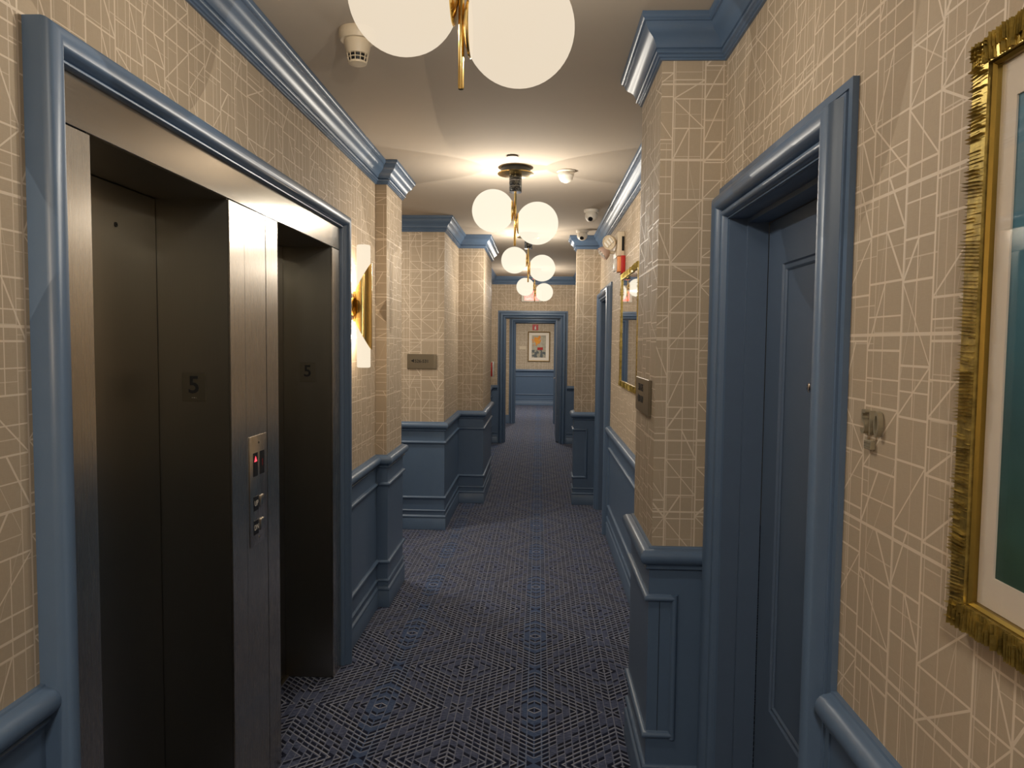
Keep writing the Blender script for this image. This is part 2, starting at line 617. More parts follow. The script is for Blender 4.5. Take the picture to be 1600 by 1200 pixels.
def bar_prof(zc, h=0.0125, p=0.014):
    return [(WB - 0.001, zc + h)] + [(WB + 0.002, zc + h)] + arc(WB + 0.002, zc, p, h * 0.85, 85, -85, 8) + [(WB + 0.002, zc - h), (WB - 0.001, zc - h)]


BAR_T, BAR_B = 0.7485, 0.277
CASING = [(0, 0), (0, 0.012), (0.017, 0.012), (0.018, 0.005), (0.021, 0.005), (0.022, 0.015), (0.028, 0.016)] + \
    arc(0.056, 0.016, 0.026, 0.032, 180, 0, 12)[1:] + [(0.083, 0.012)] + arc(0.094, 0.012, 0.0105, 0.017, 178, 8, 8) + \
    [(0.106, 0.008), (0.112, 0.010), (0.112, -0.004), (0.06, -0.004), (0.0, -0.0)]
ECASING = [(0, 0), (0, 0.034)] + arc(0.024, 0.034, 0.024, 0.024, 175, 20, 9) + [(0.050, 0.034), (0.052, 0.030)] + \
    arc(0.057, 0.024, 0.005, 0.008, 170, 20, 4) + [(0.062, 0.016), (0.062, 0)]


# ------------------------------------------------------------ shell
PA = [(-.967, -2.5), (-.967, 1.337), (-.967, 3.49), (-.967, 4.237), (-.901, 4.237), (-.901, 4.70), (-2.2, 4.70)]
PB = [(-2.2, 6.04), (-.797, 6.04), (-.797, 7.076), (-.548, 7.076), (-.548, 8.24), (-.75, 8.24), (-.75, 11.42), (-.65, 11.42),
      (.451, 11.42), (.60, 11.42), (.60, 7.30), (.362, 7.30), (.362, 7.093), (.593, 7.093), (.593, 6.98), (.593, 5.93),
      (.593, 2.85), (.387, 2.85), (.387, 2.40), (.593, 2.40), (.593, 1.40), (.593, -2.5)]


TH = 0.04


def wall(name, path, pieces, lintels, label, cat='wall'):
    """mitred wall sheets along stretches of a path (face on the right-hand side), with lintels over the openings"""
    bm = bmesh.new()
    for (a, b) in pieces:
        sweep(bm, path, [(0, 0), (0, H), (-TH, H), (-TH, 0)], -1, i0=a, i1=b)
    for (a, b, hh) in lintels:
        sweep(bm, path[a:b + 1], [(0, hh), (0, H), (-TH, H), (-TH, hh)], -1)
    o = obj(name, bm, 'paper')
    return tag(o, label, cat, kind='structure')


def runs(parent, path, ranges, prof, name, mat='blue'):
    for a, b in ranges:
        bm = bmesh.new()
        sweep(bm, path, prof, -1, i0=a, i1=b)
        obj(name, bm, mat, parent)


bm = bmesh.new()
box(bm, -2.6, 2.0, -2.7, 18.8, -0.1, 0.0)
tag(obj('floor', bm, 'carpet'), 'dark blue and grey carpet with dashed diamond pattern along the corridor', 'floor', kind='structure')
bm = bmesh.new()
box(bm, -2.6, 2.0, -2.7, 18.8, H, H + 0.1)
tag(obj('ceiling', bm, 'ceil'), 'smooth beige painted ceiling above the corridor', 'ceiling', kind='structure')

WA = [PA[0], (-.967, 1.40), (-.967, 3.427)] + PA[3:]
WBP = PB[:7] + [(-.538, 11.42), (.339, 11.42)] + PB[9:14] + [(.593, 6.868), (.593, 6.042)] + PB[16:20] + [(.593, 2.293), (.593, 1.512), PB[21]]
wl = wall('wall_left', WA, [(0, 1), (2, 6)], [(1, 2, 2.137)], 'left corridor wall of beige wallpaper around the two elevators')
wlf = wall('wall_left_far', WBP, [(0, 6)], [], 'far left wallpapered wall stepping forward past the elevators')
we = wall('wall_end', WBP, [(6, 7), (8, 9)], [(7, 8, 1.991)], 'wallpapered wall at the corridor end around the blue doorway')
wr = wall('wall_right', WBP, [(9, 14), (15, 20), (21, 22)], [(14, 15, 1.993), (20, 21, 1.993)],
          'right corridor wall of beige geometric wallpaper with pilasters')
for wo, path, rng in ((wl, PA, [(0, 1), (2, 6)]), (wlf, PB, [(0, 6)]), (we, PB, [(6, 7), (8, 9)]), (wr, PB, [(9, 14), (15, 19), (20, 21)])):
    runs(wo, path, rng, WAINS, 'wainscot')
    runs(wo, path, rng, RAIL, 'chair_rail')
    runs(wo, path, rng, BASE, 'baseboard')
runs(wl, PA, [(0, 6)], CROWN, 'crown_moulding')
runs(wlf, PB, [(0, 6)], CROWN, 'crown_moulding')
runs(we, PB, [(6, 9)], CROWN, 'crown_moulding')
runs(wr, PB, [(9, 21)], CROWN, 'crown_moulding')


def panel_bars(parent, path, a, b):
    for zc in (BAR_T, BAR_B):
        bm = bmesh.new()
        sweep(bm, path, bar_prof(zc), -1, i0=a, i1=b)
        obj('panel_moulding', bm, 'blue', parent)


P2 = [(-.967, -2.5), (-.967, 1.28)]
panel_bars(wl, P2, 0, 1)
panel_bars(wl, PA, 2, 6)
panel_bars(wlf, PB, 0, 6)
P3 = [(.593, 5.85), (.593, 2.85), (.387, 2.85), (.387, 2.40), (.465, 2.40)]
panel_bars(wr, P3, 0, 4)
P4 = [(.60, 11.42), (.60, 7.30), (.362, 7.30), (.362, 7.093), (.478, 7.093)]
panel_bars(wr, P4, 0, 4)
P5 = [(.593, 1.33), (.593, -2.5)]
panel_bars(wr, P5, 0, 1)


def vbar(parent, x, y, axis):
    """upright bar of the panel moulding; axis 'y' = lies on a face looking to -y"""
    prof = [(-0.0125, 0), (-0.0125, 0.002)] + [(a, b) for a, b in arc(0, 0.002, 0.011, 0.014, 175, 5, 8)] + [(0.0125, 0.002), (0.0125, 0)]
    bm = bmesh.new()
    A, B = [], []
    for a, p in prof:
        if axis == 'y':
            q = (x + a, y - WB - p)
        else:
            q = (x - (WB + p) * axis, y + a)
        A.append(bm.verts.new((q[0], q[1], BAR_B - 0.0125)))
        B.append(bm.verts.new((q[0], q[1], BAR_T + 0.0125)))
    n = len(prof)
    for k in range(n):
        bm.faces.new((A[k], A[(k + 1) % n], B[(k + 1) % n], B[k]))
    bm.faces.new(A)
    bm.faces.new(B[::-1])
    obj('panel_moulding', bm, 'blue', parent)


vbar(wr, .465, 2.40, 'y')
vbar(wr, .478, 7.093, 'y')
vbar(wr, .593, 5.84, 1)
vbar(wr, .593, 1.33, 1)
vbar(wl, -.967, 1.275, -1)
# fine joint between the boards on the near pilaster
bm = bmesh.new()
box(bm, .4155, .417, 2.3905, 2.3925, BAR_B + .012, BAR_T - .012)
obj('board_joint', bm, 'gap', wr)

# side passage and lobby shells
wall('wall_passage', [(-2.2, 4.70), (-2.2, 6.04)], [(0, 1)], [], 'short wallpapered wall closing the side passage on the left')
wall('wall_back', [(.593, -2.5), (-.967, -2.5)], [(0, 1)], [], 'wallpapered wall across the corridor behind the viewpoint')
LW = [(-.95, 11.47), (-.95, 14.2), (-.470, 14.2), (.311, 14.2), (.85, 14.2), (.85, 11.47)]
wlo = wall('wall_lobby', LW, [(0, 2), (3, 5)], [(2, 3, 1.99)],
           'wallpapered wall of the small lobby beyond the corridor doorway')
bm = bmesh.new()
LB = [(-.95, 11.52), (-.95, 14.2), (-.582, 14.2), (.423, 14.2), (.85, 14.2), (.85, 11.52)]
for a, b in ((0, 2), (3, 5)):
    sweep(bm, LB, [(0, .17), (.012, .17), (.014, .16), (.014, .002), (0, .002)], -1, i0=a, i1=b)
obj('baseboard', bm, 'blue', wlo)
FB = [(-1.7, 14.25), (-1.7, 18.4), (1.5, 18.4), (1.5, 14.25)]
wf = wall('wall_far', FB, [(0, 3)], [], 'farthest wallpapered wall with the flower painting, seen through both doorways')
runs(wf, FB, [(0, 3)], WAINS, 'wainscot')
runs(wf, FB, [(0, 3)], RAIL, 'chair_rail')
runs(wf, FB, [(0, 3)], BASE, 'baseboard')
runs(wf, FB, [(0, 3)], CROWN, 'crown_moulding')
panel_bars(wf, FB, 0, 3)


# ------------------------------------------------------------ doors
def casing(parent, path, fmap, prof=CASING, name='casing'):
    bm = bmesh.new()
    sweep(bm, path, prof, -1, fmap)
    return obj(name, bm, 'blue', parent, 40)


def right_door(name, y_near, y_far, label, xw=.593):
    t = thing(name, label, 'door', kind='structure')
    zt = 2.105
    # seen from the corridor: path goes up at the far side, towards the camera, down
    casing(t, [(y_near, 0.002), (y_near, zt), (y_far, zt), (y_far, 0.002)], lambda a, b, p: (xw - p, a, b), name='casing')
    a, b, zi = y_near + .112, y_far - .112, zt - .112
    # jamb in two steps
    bm = bmesh.new()
    for (x0, x1, ins) in ((xw - .004, xw + .05, 0.0), (xw + .05, xw + .113, .014)):
        box(bm, x0, x1, a - .02, a + ins + .001, .001, zi + .02)
        box(bm, x0, x1, b - ins - .001, b + .02, .001, zi + .02)
        box(bm, x0, x1, a + ins, b - ins, zi - ins - .001, zi + .02)
    obj('jamb', bm, 'bluedoor', t)
    bm = bmesh.new()
    a2, b2, z2 = a + .014, b - .014, zi - .014
    xd = xw + .115
    box(bm, xd + .05, xd + .06, a - .01, b + .01, 0.001, zi + .01)
    obj('door_backing', bm, 'gap', t)
    leaf = bmesh.new()
    g = .003
    ya, yb, za, zb = a2 + g, b2 - g, .012, z2 - g
    pa, pb, pz0, pz1 = a2 + .135, b2 - .130, .492, 1.843
    # leaf face with a routed panel: rails and stiles plus a recessed field
    box(leaf, xd, xd + .045, ya, pa, za, zb)
    box(leaf, xd, xd + .045, pb, yb, za, zb)
    box(leaf, xd, xd + .045, pa, pb, za, pz0)
    box(leaf, xd, xd + .045, pa, pb, pz1, zb)
    box(leaf, xd + .010, xd + .045, pa, pb, pz0, pz1)
    lf = obj('door_leaf', leaf, 'bluedoor', t)
    bm = bmesh.new()
    sweep(bm, [(pa, pz0), (pa, pz1), (pb, pz1), (pb, pz0)], [(0, -.009), (0, 0.001), (.005, .001), (.009, -.005), (.015, -.003), (.021, -.003), (.026, -.008), (.026, -.009)], -1,
          lambda a_, b_, p: (xd - p, a_, b_), closed=True)
    obj('panel_bead', bm, 'bluedoor', lf)
    return t, xd, (a + b) / 2, leaf


# mitre direction: path far -> near keeps the opening on its right seen from the corridor
d1, xd, ym, _ = right_door('door_1', 1.40, 2.405, 'blue panelled guest room door with thick rounded casing beside number 510')
bm = bmesh.new()
lathe(bm, [(0.0128, 0), (0.0128, -.004), (.008, -.006), (.0062, -.0062), (.006, -.003), (0.0001, -.002)], 20, (xd, ym, 1.491), 'X')
pe = obj('peephole', bm, 'chrome', d1)
d2, _, _, _ = right_door('door_2', 5.93, 6.98, 'blue guest room door recessed in the right wall past the gold framed mirror')


def cross_door(name, x0, x1, yw, zt, label, th=.1):
    t = thing(name, label, 'door', kind='structure')
    casing(t, [(x0, 0.002), (x0, zt), (x1, zt), (x1, 0.002)], lambda a, b, p: (a, yw - p, b))
    a, b, zi = x0 + .112, x1 - .112, zt - .112
    bm = bmesh.new()
    for (p0, p1, ins) in ((yw - .004, yw + .05, 0.0), (yw + .05, yw + th, .014)):
        box(bm, a - .02, a + ins + .001, p0, p1, .001, zi + .02)
        box(bm, b - ins - .001, b + .02, p0, p1, .001, zi + .02)
        box(bm, a + ins, b - ins, p0, p1, zi - ins - .001, zi + .02)
    obj('jamb', bm, 'bluedoor', t)
    return t


d3 = cross_door('door_3', -.65, .451, 11.42, 2.103, 'wide blue doorway at the corridor end, its door standing open')
bm = bmesh.new()
box(bm, .288, .330, 11.56, 12.42, .012, 1.975)
lf = obj('door_leaf', bm, 'bluedoor', d3)
bm = bmesh.new()
tube_between(bm, (.288, 12.36, 1.0), (.262, 12.36, 1.0), .011)
tube_between(bm, (.266, 12.36, 1.0), (.262, 12.26, 1.0), .009)
obj('door_handle', bm, 'chrome', lf)
d4 = cross_door('door_4', -.582, .423, 14.2, 2.102, 'second blue door frame standing beyond the end doorway')


# ------------------------------------------------------------ elevator front
SX = -.9545      # steel face
tr1 = thing('trim_1', 'rounded blue casing around the stainless elevator front', 'casing', kind='structure')
bm = bmesh.new()
sweep(bm, [(1.337, 0.002), (1.337, 2.198), (3.49, 2.198), (3.49, 0.002)], ECASING, -1, lambda a, b, p: (-.967 + p, a, b))
obj('casing', bm, 'blue', tr1, 40)

es = thing('elevator_surround', 'brushed stainless steel front plate framing both elevator openings', 'elevator front')


def plate(name, y0_, y1_, z0_, z1_, mat, parent, x0_=SX - .006, x1_=SX, bev=.0008):
    return bevbox(name, (x0_, x1_, y0_, y1_, z0_, z1_), mat, parent, bev, 1)


plate('header_panel', 1.40, 3.427, 2.0315, 2.1365, 'steelh', es)
bm = bmesh.new()
box(bm, -.974, SX - .0062, 1.40, 1.512, 0.002, 2.136)
box(bm, -.974, SX - .0062, 2.203, 2.604, 0.002, 2.136)
box(bm, -.974, SX - .0062, 3.305, 3.427, 0.002, 2.136)
box(bm, -.974, SX - .0062, 1.512, 3.305, 2.036, 2.136)
obj('backing', bm, 'gap', es)
for a, b in ((1.40, 1.515), (2.20, 2.3115), (2.3125, 2.4905), (2.4955, 2.607), (3.302, 3.427)):
    plate('column_panel', a, b, 0.002, 2.0285, 'steel', es)

for k, (a, b, lab) in enumerate(((1.515, 2.20, 'left elevator entrance, dark steel recess with large 5 on its side'),
                                 (2.607, 3.302, 'right elevator entrance, narrower looking dark recess with a 5 beside the wall sconce'))):
    t = thing('elevator', lab, 'elevator', 'elevator entrances in the steel front')
    XD = -1.20
    bm = bmesh.new()
    box(bm, XD - .05, SX - .0065, b, b + .004, .002, 2.034)
    obj('jamb', bm, 'dark', t)
    bm = bmesh.new()
    box(bm, XD - .05, SX - .0065, a - .004, a, .002, 2.034)
    obj('jamb', bm, 'dark', t)
    bm = bmesh.new()
    box(bm, XD - .05, SX - .0065, a, b, 2.0305, 2.0345)
    obj('head', bm, 'dark', t)
    mid = (a + b) / 2 - .09
    bevbox('door_panel', (XD - .045, XD - .012, a + .002, mid + .02, .012, 2.029), 'dark', t, .001, 1)
    dp = bevbox('door_panel', (XD - .010, XD + .016, mid, b - .002, .012, 2.029), 'dark', t, .001, 1)
    bm = bmesh.new()
    lathe(bm, [(.007, 0), (.007, .002), (.003, .002), (.003, .0005), (.0001, .0005)], 16, (XD + .016, a + .473, 1.917), 'X')
    obj('key_hole', bm, 'black', dp)
    bevbox('sill', (XD - .045, XD + .03, a, b, .001, .007), 'dark', t, .001, 1)
    # floor plate with the numeral, fixed to the side facing the hall
    jp = bevbox('floor_plate', (-1.108, -1.034, b - .0025, b - .0002, 1.407, 1.497), 'plate2', t, .0008, 1)
    text('numeral', '5', (-1.071, b - .0027, 1.456), (1, 0, 0), (0, 0, 1), .075, .0015, 'ink', jp, bold=.0012)
    bm = bmesh.new()
    for q in (-.006, 0, .006):
        lathe(bm, [(.0013, 0), (.0001, -.0012)], 6, (-1.071 + q, b - .0026, 1.418), 'Y')
    obj('braille', bm, 'plate', jp)
    rebase(t, (SX, (a + b) / 2, 0))
rebase(es, (SX, 2.41, 0))

cs = thing('elevator_call_station', 'tall steel call plate with UP and DN buttons on the column between elevators', 'call panel')
fp = bevbox('faceplate', (SX + .0003, SX + .003, 2.332, 2.482, .905, 1.277), 'steel', cs, .001, 2)
X1 = SX + .003


def on_left(bm, y0_, y1_, z0_, z1_, t0, t1):
    box(bm, X1 + t0, X1 + t1, y0_, y1_, z0_, z1_)


for k, (ya, yb) in enumerate(((2.358, 2.396), (2.417, 2.455))):
    bm = bmesh.new()
    on_left(bm, ya, yb, 1.140, 1.220, -.001, .001)
    dsp = obj('display', bm, 'black', cs)
    if k == 0:
        text('lit_arrow', '\u25b2', (X1 + .0012, (ya + yb) / 2, 1.197), (0, 1, 0), (0, 0, 1), .024, .0006, 'redled', dsp)
    else:
        text('unlit_digit', '1', (X1 + .0012, (ya + yb) / 2, 1.178), (0, 1, 0), (0, 0, 1), .035, .0006, 'red', dsp)
for s, zc in (('UP', 1.047), ('DN', .965)):
    bm = bmesh.new()
    on_left(bm, 2.360, 2.398, zc - .024, zc + .024, -.001, .0015)
    bt = obj('label_tile', bm, 'black', cs)
    text('lettering', s, (X1 + .0017, 2.379, zc), (0, 1, 0), (0, 0, 1), .026, .0005, 'white', bt)
    bevbox('button', (X1 - .001, X1 + .004, 2.412, 2.446, zc - .02, zc + .02), 'steel', cs, .002, 2)
for zc in (1.252, .925):
    bm = bmesh.new()
    lathe(bm, [(.004, 0), (.004, .0012), (.0001, .0018)], 12, (X1, 2.407, zc), 'X')
    obj('screw', bm, 'plate', cs)
rebase(cs, (SX, 2.407, 1.09))


# ------------------------------------------------------------ pendant lights
def globe_mesh(bm, cx, cy, cz, r, cut, sgn, seg=40, rings=22):
    """opal globe cut flat where it meets its holder; axis along X, flat side towards sgn"""
    a1 = math.acos(cut / r)
    prof = [(0.0001, -r)]
    for k in range(1, rings + 1):
        t = PI - (PI - a1) * k / rings
        prof.append((r * math.sin(t), r * math.cos(t)))
    prof = [(q, h * sgn) for q, h in prof]
    lathe(bm, prof, seg, (cx, cy, cz), 'X')


def pendant(x, y, label, watts, gmat='globe'):
    t = thing('pendant_light', label, 'lamp', 'two-globe brass pendants along the ceiling')
    bm = bmesh.new()
    lathe(bm, [(.088, H - .0005), (.088, H - .034), (.0001, H - .034)], 40, (x, y, 0))
    obj('canopy_base', bm, 'black', t)
    bm = bmesh.new()
    lathe(bm, [(.106, H - .034), (.108, H - .037), (.106, H - .040), (.06, H - .044), (.0001, H - .046)], 48, (x, y, 0))
    obj('canopy', bm, 'brass', t)
    bm = bmesh.new()
    zt = H - .044
    for k in range(3):
        a = zt - k * .034
        lathe(bm, [(.0001, a), (.0375, a), (.0378, a - .002), (.0378, a - .030), (.0375, a - .032), (.0001, a - .032)], 28, (x, y, 0))
    col = obj('marble_collar', bm, 'marble', t)
    bm = bmesh.new()
    for k in range(3):
        a = zt - k * .034 - .032
        lathe(bm, [(.0365, a), (.0372, a - .0005), (.0372, a - .002), (.0365, a - .002)], 28, (x, y, 0))
    obj('collar_ring', bm, 'chrome', col)
    bm = bmesh.new()
    lathe(bm, [(.0001, H - .13), (.0072, H - .13), (.0072, 2.182), (.006, 2.178), (.0001, 2.178)], 18, (x, y, 0))
    obj('rod', bm, 'brass', t)
    for s, gz in ((-1, 2.385), (1, 2.312)):
        cx = x + s * .132
        bm = bmesh.new()
        globe_mesh(bm, cx, y, gz, .126, .110, -s)
        obj('globe', bm, gmat, t)
        bm = bmesh.new()
        e = [(.0001, .0), (.0615, .0), (.0625, .0025), (.060, .006), (.045, .011), (.02, .0145), (.0001, .0148)]
        lathe(bm, [(q, -s * h) for q, h in e], 36, (cx - s * .1102, y, gz), 'X')
        obj('globe_holder', bm, 'brass', t)
        d = bpy.data.lights.new('globe_bulb', 'POINT')
        d.energy = watts
        d.color = WARM
        d.shadow_soft_size = 0.0
        lo = bpy.data.objects.new('globe_bulb', d)
        lo.location = (cx, y, gz - .045)
        COL.objects.link(lo)
        lo.parent = t
    rebase(t, (x, y, H))
    return t


pendant(-.186, 1.68, 'nearest two-globe pendant with brass stem, cut off by the top edge', LAMP_W * 0.62, 'globedim')
pendant(-.152, 4.35, 'second two-globe pendant, its brass canopy and black marble collar fully visible', LAMP_W)
pendant(-.112, 6.93, 'third two-globe pendant hanging between the second and the smallest', LAMP_W)
pendant(-.070, 10.2, 'smallest, farthest two-globe pendant in front of the exit sign', LAMP_W)

# ------------------------------------------------------------ wall sconce
def sconce(sy, label, watts):
    sc = thing('wall_sconce', label, 'sconce', 'brass sconces either side of the elevators')
    sx, sz = -.906, 1.777
    for z_a, z_b in ((sz + .012, sz + .314), (sz - .314, sz - .012)):
        bm = bmesh.new()
        lathe(bm, [(.030, z_a), (.0345, z_a + .004), (.0345, z_b - .004), (.031, z_b)], 28, (sx, sy, 0))
        obj('glass_tube', bm, 'tube', sc)
    bm = bmesh.new()
    NA, NZ = 28, 30
    grid = []
    for i in range(NA + 1):
        ph = -PI * .9 + PI * 1.8 * i / NA
        hh = .070 + .152 * ((1 + math.cos(ph)) / 2) ** 1.05
        row = []
        for j in range(NZ + 1):
            zz = -hh + 2 * hh * j / NZ
            row.append((ph, zz))
        grid.append(row)
    inn = [[bm.verts.new((sx + .041 * math.cos(p), sy + .041 * math.sin(p), sz + q)) for p, q in row] for row in grid]
    outg = [[bm.verts.new((sx + .0435 * math.cos(p), sy + .0435 * math.sin(p), sz + q)) for p, q in row] for row in grid]
    for i in range(NA):
        for j in range(NZ):
            bm.faces.new((inn[i][j], inn[i][j + 1], inn[i + 1][j + 1], inn[i + 1][j]))
            bm.faces.new((outg[i][j], outg[i + 1][j], outg[i + 1][j + 1], outg[i][j + 1]))
        for j in (0, NZ):
            bm.faces.new((inn[i][j], inn[i + 1][j], outg[i + 1][j], outg[i][j]))
    for i in (0, NA):
        for j in range(NZ):
            bm.faces.new((inn[i][j], inn[i][j + 1], outg[i][j + 1], outg[i][j]))
    obj('brass_shield', bm, 'brass', sc)
    bm = bmesh.new()
    lathe(bm, [(.050, -.967 + .001), (.050, -.955), (.046, -.952), (.0001, -.952)], 32, (0, sy, sz), 'X')
    obj('backplate', bm, 'brass', sc)
    bm = bmesh.new()
    lathe(bm, [(.0001, -.076), (.019, -.076), (.0185, -.06), (.013, -.02), (.0105, 0), (.013, .02), (.0185, .06), (.019, .076), (.0001, .076)], 24, (-.955 + .012, sy, sz))
    obj('bracket', bm, 'brass', sc)
    for s in (-1, 1):
        d = bpy.data.lights.new('sconce_bulb', 'POINT')
        d.energy = watts
        d.color = (1, .80, .58)
        d.shadow_soft_size = 0.0
        lo = bpy.data.objects.new('sconce_bulb', d)
        lo.location = (sx, sy, sz + s * .15)
        COL.objects.link(lo)
        lo.parent = sc
    rebase(sc, (-.967, sy, sz))


sconce(3.70, 'tall opal glass sconce with curved brass shield beside the right elevator', 9)
sconce(0.10, 'tall opal glass sconce with curved brass shield added out of view beside the viewpoint to brighten the near walls', 30)  # unseen sconce, added to light the near right wall and left casing

# ------------------------------------------------------------ framed pictures
def carved_frame(t, y0_, y1_, z0_, z1_, xw, fw_, depth, pitch=.0048):
    """carved ornament: fine ridges in blocks across each side of the frame (wall faces -x)"""
    bm = bmesh.new()
    sweep(bm, [(y0_, z0_), (y0_, z1_), (y1_, z1_), (y1_, z0_)], [(0, 0), (0, depth * .7), (.004, depth * .8), (fw_, depth * .75), (fw_, 0)], -1,
          lambda a, b, p: (xw - p, a, b), closed=True)
    obj('frame', bm, 'gold', t)
    bm = bmesh.new()
    sides = [((y1_, z0_), (y1_, z1_), (-1, 0)), ((y1_, z1_), (y0_, z1_), (0, -1)), ((y0_, z1_), (y0_, z0_), (1, 0)), ((y0_, z0_), (y1_, z0_), (0, 1))]
    for (p, q, inn_) in sides:
        p, q, nn = Vector(p), Vector(q), Vector(inn_)
        L = (q - p).length
        d = (q - p) / L
        s = 0.0
        blk, tilt, hh = 0, 0, 0
        while s < L - pitch:
            if blk <= 0:
                blk = random.randint(4, 9)
                tilt = random.uniform(-.12, .12)
                hh = random.uniform(-.003, .003)
                w0 = random.uniform(-.002, .002)
                spl = random.uniform(.55, .8)
            blk -= 1
            for (u0, u1, e) in ((w0, fw_ * spl, 0.0), (fw_ * spl, fw_ * .98, -.002)):
                z_ = depth * .8 + hh + e + random.uniform(0, .006)
                a = p + d * (s + u0 * tilt) + nn * u0
                b = p + d * (s + u1 * tilt) + nn * u1
                c = b + d * pitch * .8
                e_ = a + d * pitch * .8
                mid_a = (a + e_) / 2
                mid_b = (b + c) / 2
                lo = [bm.verts.new((xw - depth * .55, v.x, v.y)) for v in (a, b, c, e_)]
                hi = [bm.verts.new((xw - z_, v.x, v.y)) for v in (mid_a, mid_b)]
                bm.faces.new((lo[0], lo[1], hi[1], hi[0]))
                bm.faces.new((lo[3], hi[0], hi[1], lo[2]))
                bm.faces.new((lo[0], hi[0], lo[3]))
                bm.faces.new((lo[1], lo[2], hi[1]))
            s += pitch
    o = obj('carved_ridges', bm, 'gold', t, 20)
    o['kind'] = 'stuff'


XW = .593
pic = thing('framed_picture', 'large teal painting in a carved gold frame, cut off at the right edge', 'picture')
carved_frame(pic, .40, 1.003, 1.222, 2.000, XW - .001, .034, .026)
bm = bmesh.new()
sweep(bm, [(.433, 1.255), (.433, 1.967), (1.003 - .033, 1.967), (1.003 - .033, 1.255)], [(0, 0), (0, .013), (.003, .015), (.0065, .011), (.0065, 0)], -1,
      lambda a, b, p: (XW - .001 - p, a, b), closed=True)
obj('fillet', bm, 'goldflat', pic)
bm = bmesh.new()
ay0, ay1, az0, az1 = .47, .932, 1.304, 1.913
box(bm, XW - .006, XW - .002, .44, ay0, 1.262, 1.960)
box(bm, XW - .006, XW - .002, ay1, .963, 1.262, 1.960)
box(bm, XW - .006, XW - .002, ay0, ay1, 1.262, az0)
box(bm, XW - .006, XW - .002, ay0, ay1, az1, 1.960)
obj('mat_board', bm, 'matboard', pic)
bm = bmesh.new()
box(bm, XW - .0035, XW - .0015, ay0 - .005, ay1 + .005, az0 - .005, az1 + .005)
obj('painting', bm, 'teal', pic)
bm = bmesh.new()
box(bm, XW - .0105, XW - .0090, .436, .967, 1.258, 1.964)
obj('glass', bm, 'glass', pic)
rebase(pic, (XW, .7, 1.222))

mir = thing('wall_mirror', 'gold framed mirror on the right wall behind the near pilaster', 'mirror')
carved_frame(mir, 4.25, 5.165, 1.305, 2.082, XW - .001, .036, .024, .008)
bm = bmesh.new()
box(bm, XW - .012, XW - .008, 4.28, 5.135, 1.335, 2.052)
obj('mirror_glass', bm, 'mirror', mir)
rebase(mir, (XW, 4.7, 1.305))

fpic = thing('framed_picture', 'orange and yellow flower painting hung on the farthest wall', 'picture')
Y18 = 18.4
bm = bmesh.new()
sweep(bm, [(-.283, 1.125), (-.283, 1.885), (.281, 1.885), (.281, 1.125)], [(0, 0), (0, .02), (.01, .026), (.026, .018), (.026, 0)], -1,
      lambda a, b, p: (a, Y18 - .001 - p, b), closed=True)
obj('frame', bm, 'woodframe', fpic)
bm = bmesh.new()
box(bm, -.26, .258, Y18 - .010, Y18 - .002, 1.148, 1.862)
obj('mat_board', bm, 'matboard', fpic)
bm = bmesh.new()
box(bm, -.183, .176, Y18 - .012, Y18 - .0101, 1.225, 1.79)
obj('painting', bm, 'flowers', fpic)
rebase(fpic, (0, Y18, 1.125))

# ------------------------------------------------------------ signs
s1 = thing('room_sign', 'brushed steel sign reading 526-531 with arrow on the left wall', 'sign')
pl = bevbox('plate', (-1.108, -.860, 6.04 - .010, 6.04 - .001, 1.371, 1.495), 'plate', s1, .001, 1)
text('arrow', '\u25c4', (-1.062, 6.0298, 1.436), (1, 0, 0), (0, 0, 1), .034, .0012, 'ink', pl)
text('lettering', '526-531', (-.985, 6.0298, 1.434), (1, 0, 0), (0, 0, 1), .036, .0012, 'ink', pl, bold=.0006)
rebase(s1, (-.984, 6.04, 1.371))
s2 = thing('room_sign', 'grey steel direction sign on the side of the near right pilaster', 'sign')
pl = bevbox('plate', (.387 - .011, .387 - .001, 2.470, 2.790, 1.352, 1.476), 'plate', s2, .001, 1)
text('lettering', '510-525', (.3758, 2.655, 1.440), (0, -1, 0), (0, 0, 1), .036, .0012, 'ink', pl, bold=.0006)
text('lettering', '\u25c4502-509', (.3758, 2.665, 1.398), (0, -1, 0), (0, 0, 1), .034, .0012, 'ink', pl, bold=.0006)
rebase(s2, (.387, 2.63, 1.352))

rn = thing('room_number', 'raised metal room number 510 with small braille plate below it', 'number sign')
for ch, yc in (('5', 1.308), ('1', 1.282), ('0', 1.259)):
    text('numeral', ch, (XW - .002, yc, 1.463), (0, -1, 0), (0, 0, 1), .062, .009, 'numeral', rn, xs=.68, bold=.0004)
bp_ = bevbox('braille_plate', (XW - .010, XW - .001, 1.277, 1.304, 1.418, 1.434), 'numeral', rn, .001, 1)
bm = bmesh.new()
for i in range(7):
    for j in range(2):
        lathe(bm, [(.0010, 0), (.0001, -.001)], 6, (XW - .010, 1.280 + i * .0035, 1.423 + j * .006), 'X')
obj('braille_dots', bm, 'plate', bp_)
rebase(rn, (XW, 1.285, 1.418))

ex = thing('exit_sign', 'white and red lit EXIT sign above the end doorway, half behind the farthest pendant', 'sign')
ye = 11.42
bevbox('housing', (-.285, .035, ye - .045, ye - .001, 2.245, 2.435), 'white', ex, .003, 2)
bm = bmesh.new()
box(bm, -.235, -.015, ye - .0465, ye - .0452, 2.268, 2.415)
fc = obj('lit_panel', bm, 'exitred', ex)
text('lettering', 'EXIT', (-.125, ye - .0467, 2.34), (1, 0, 0), (0, 0, 1), .105, .001, 'white', fc, bold=.002)
rebase(ex, (-.125, ye, 2.245))

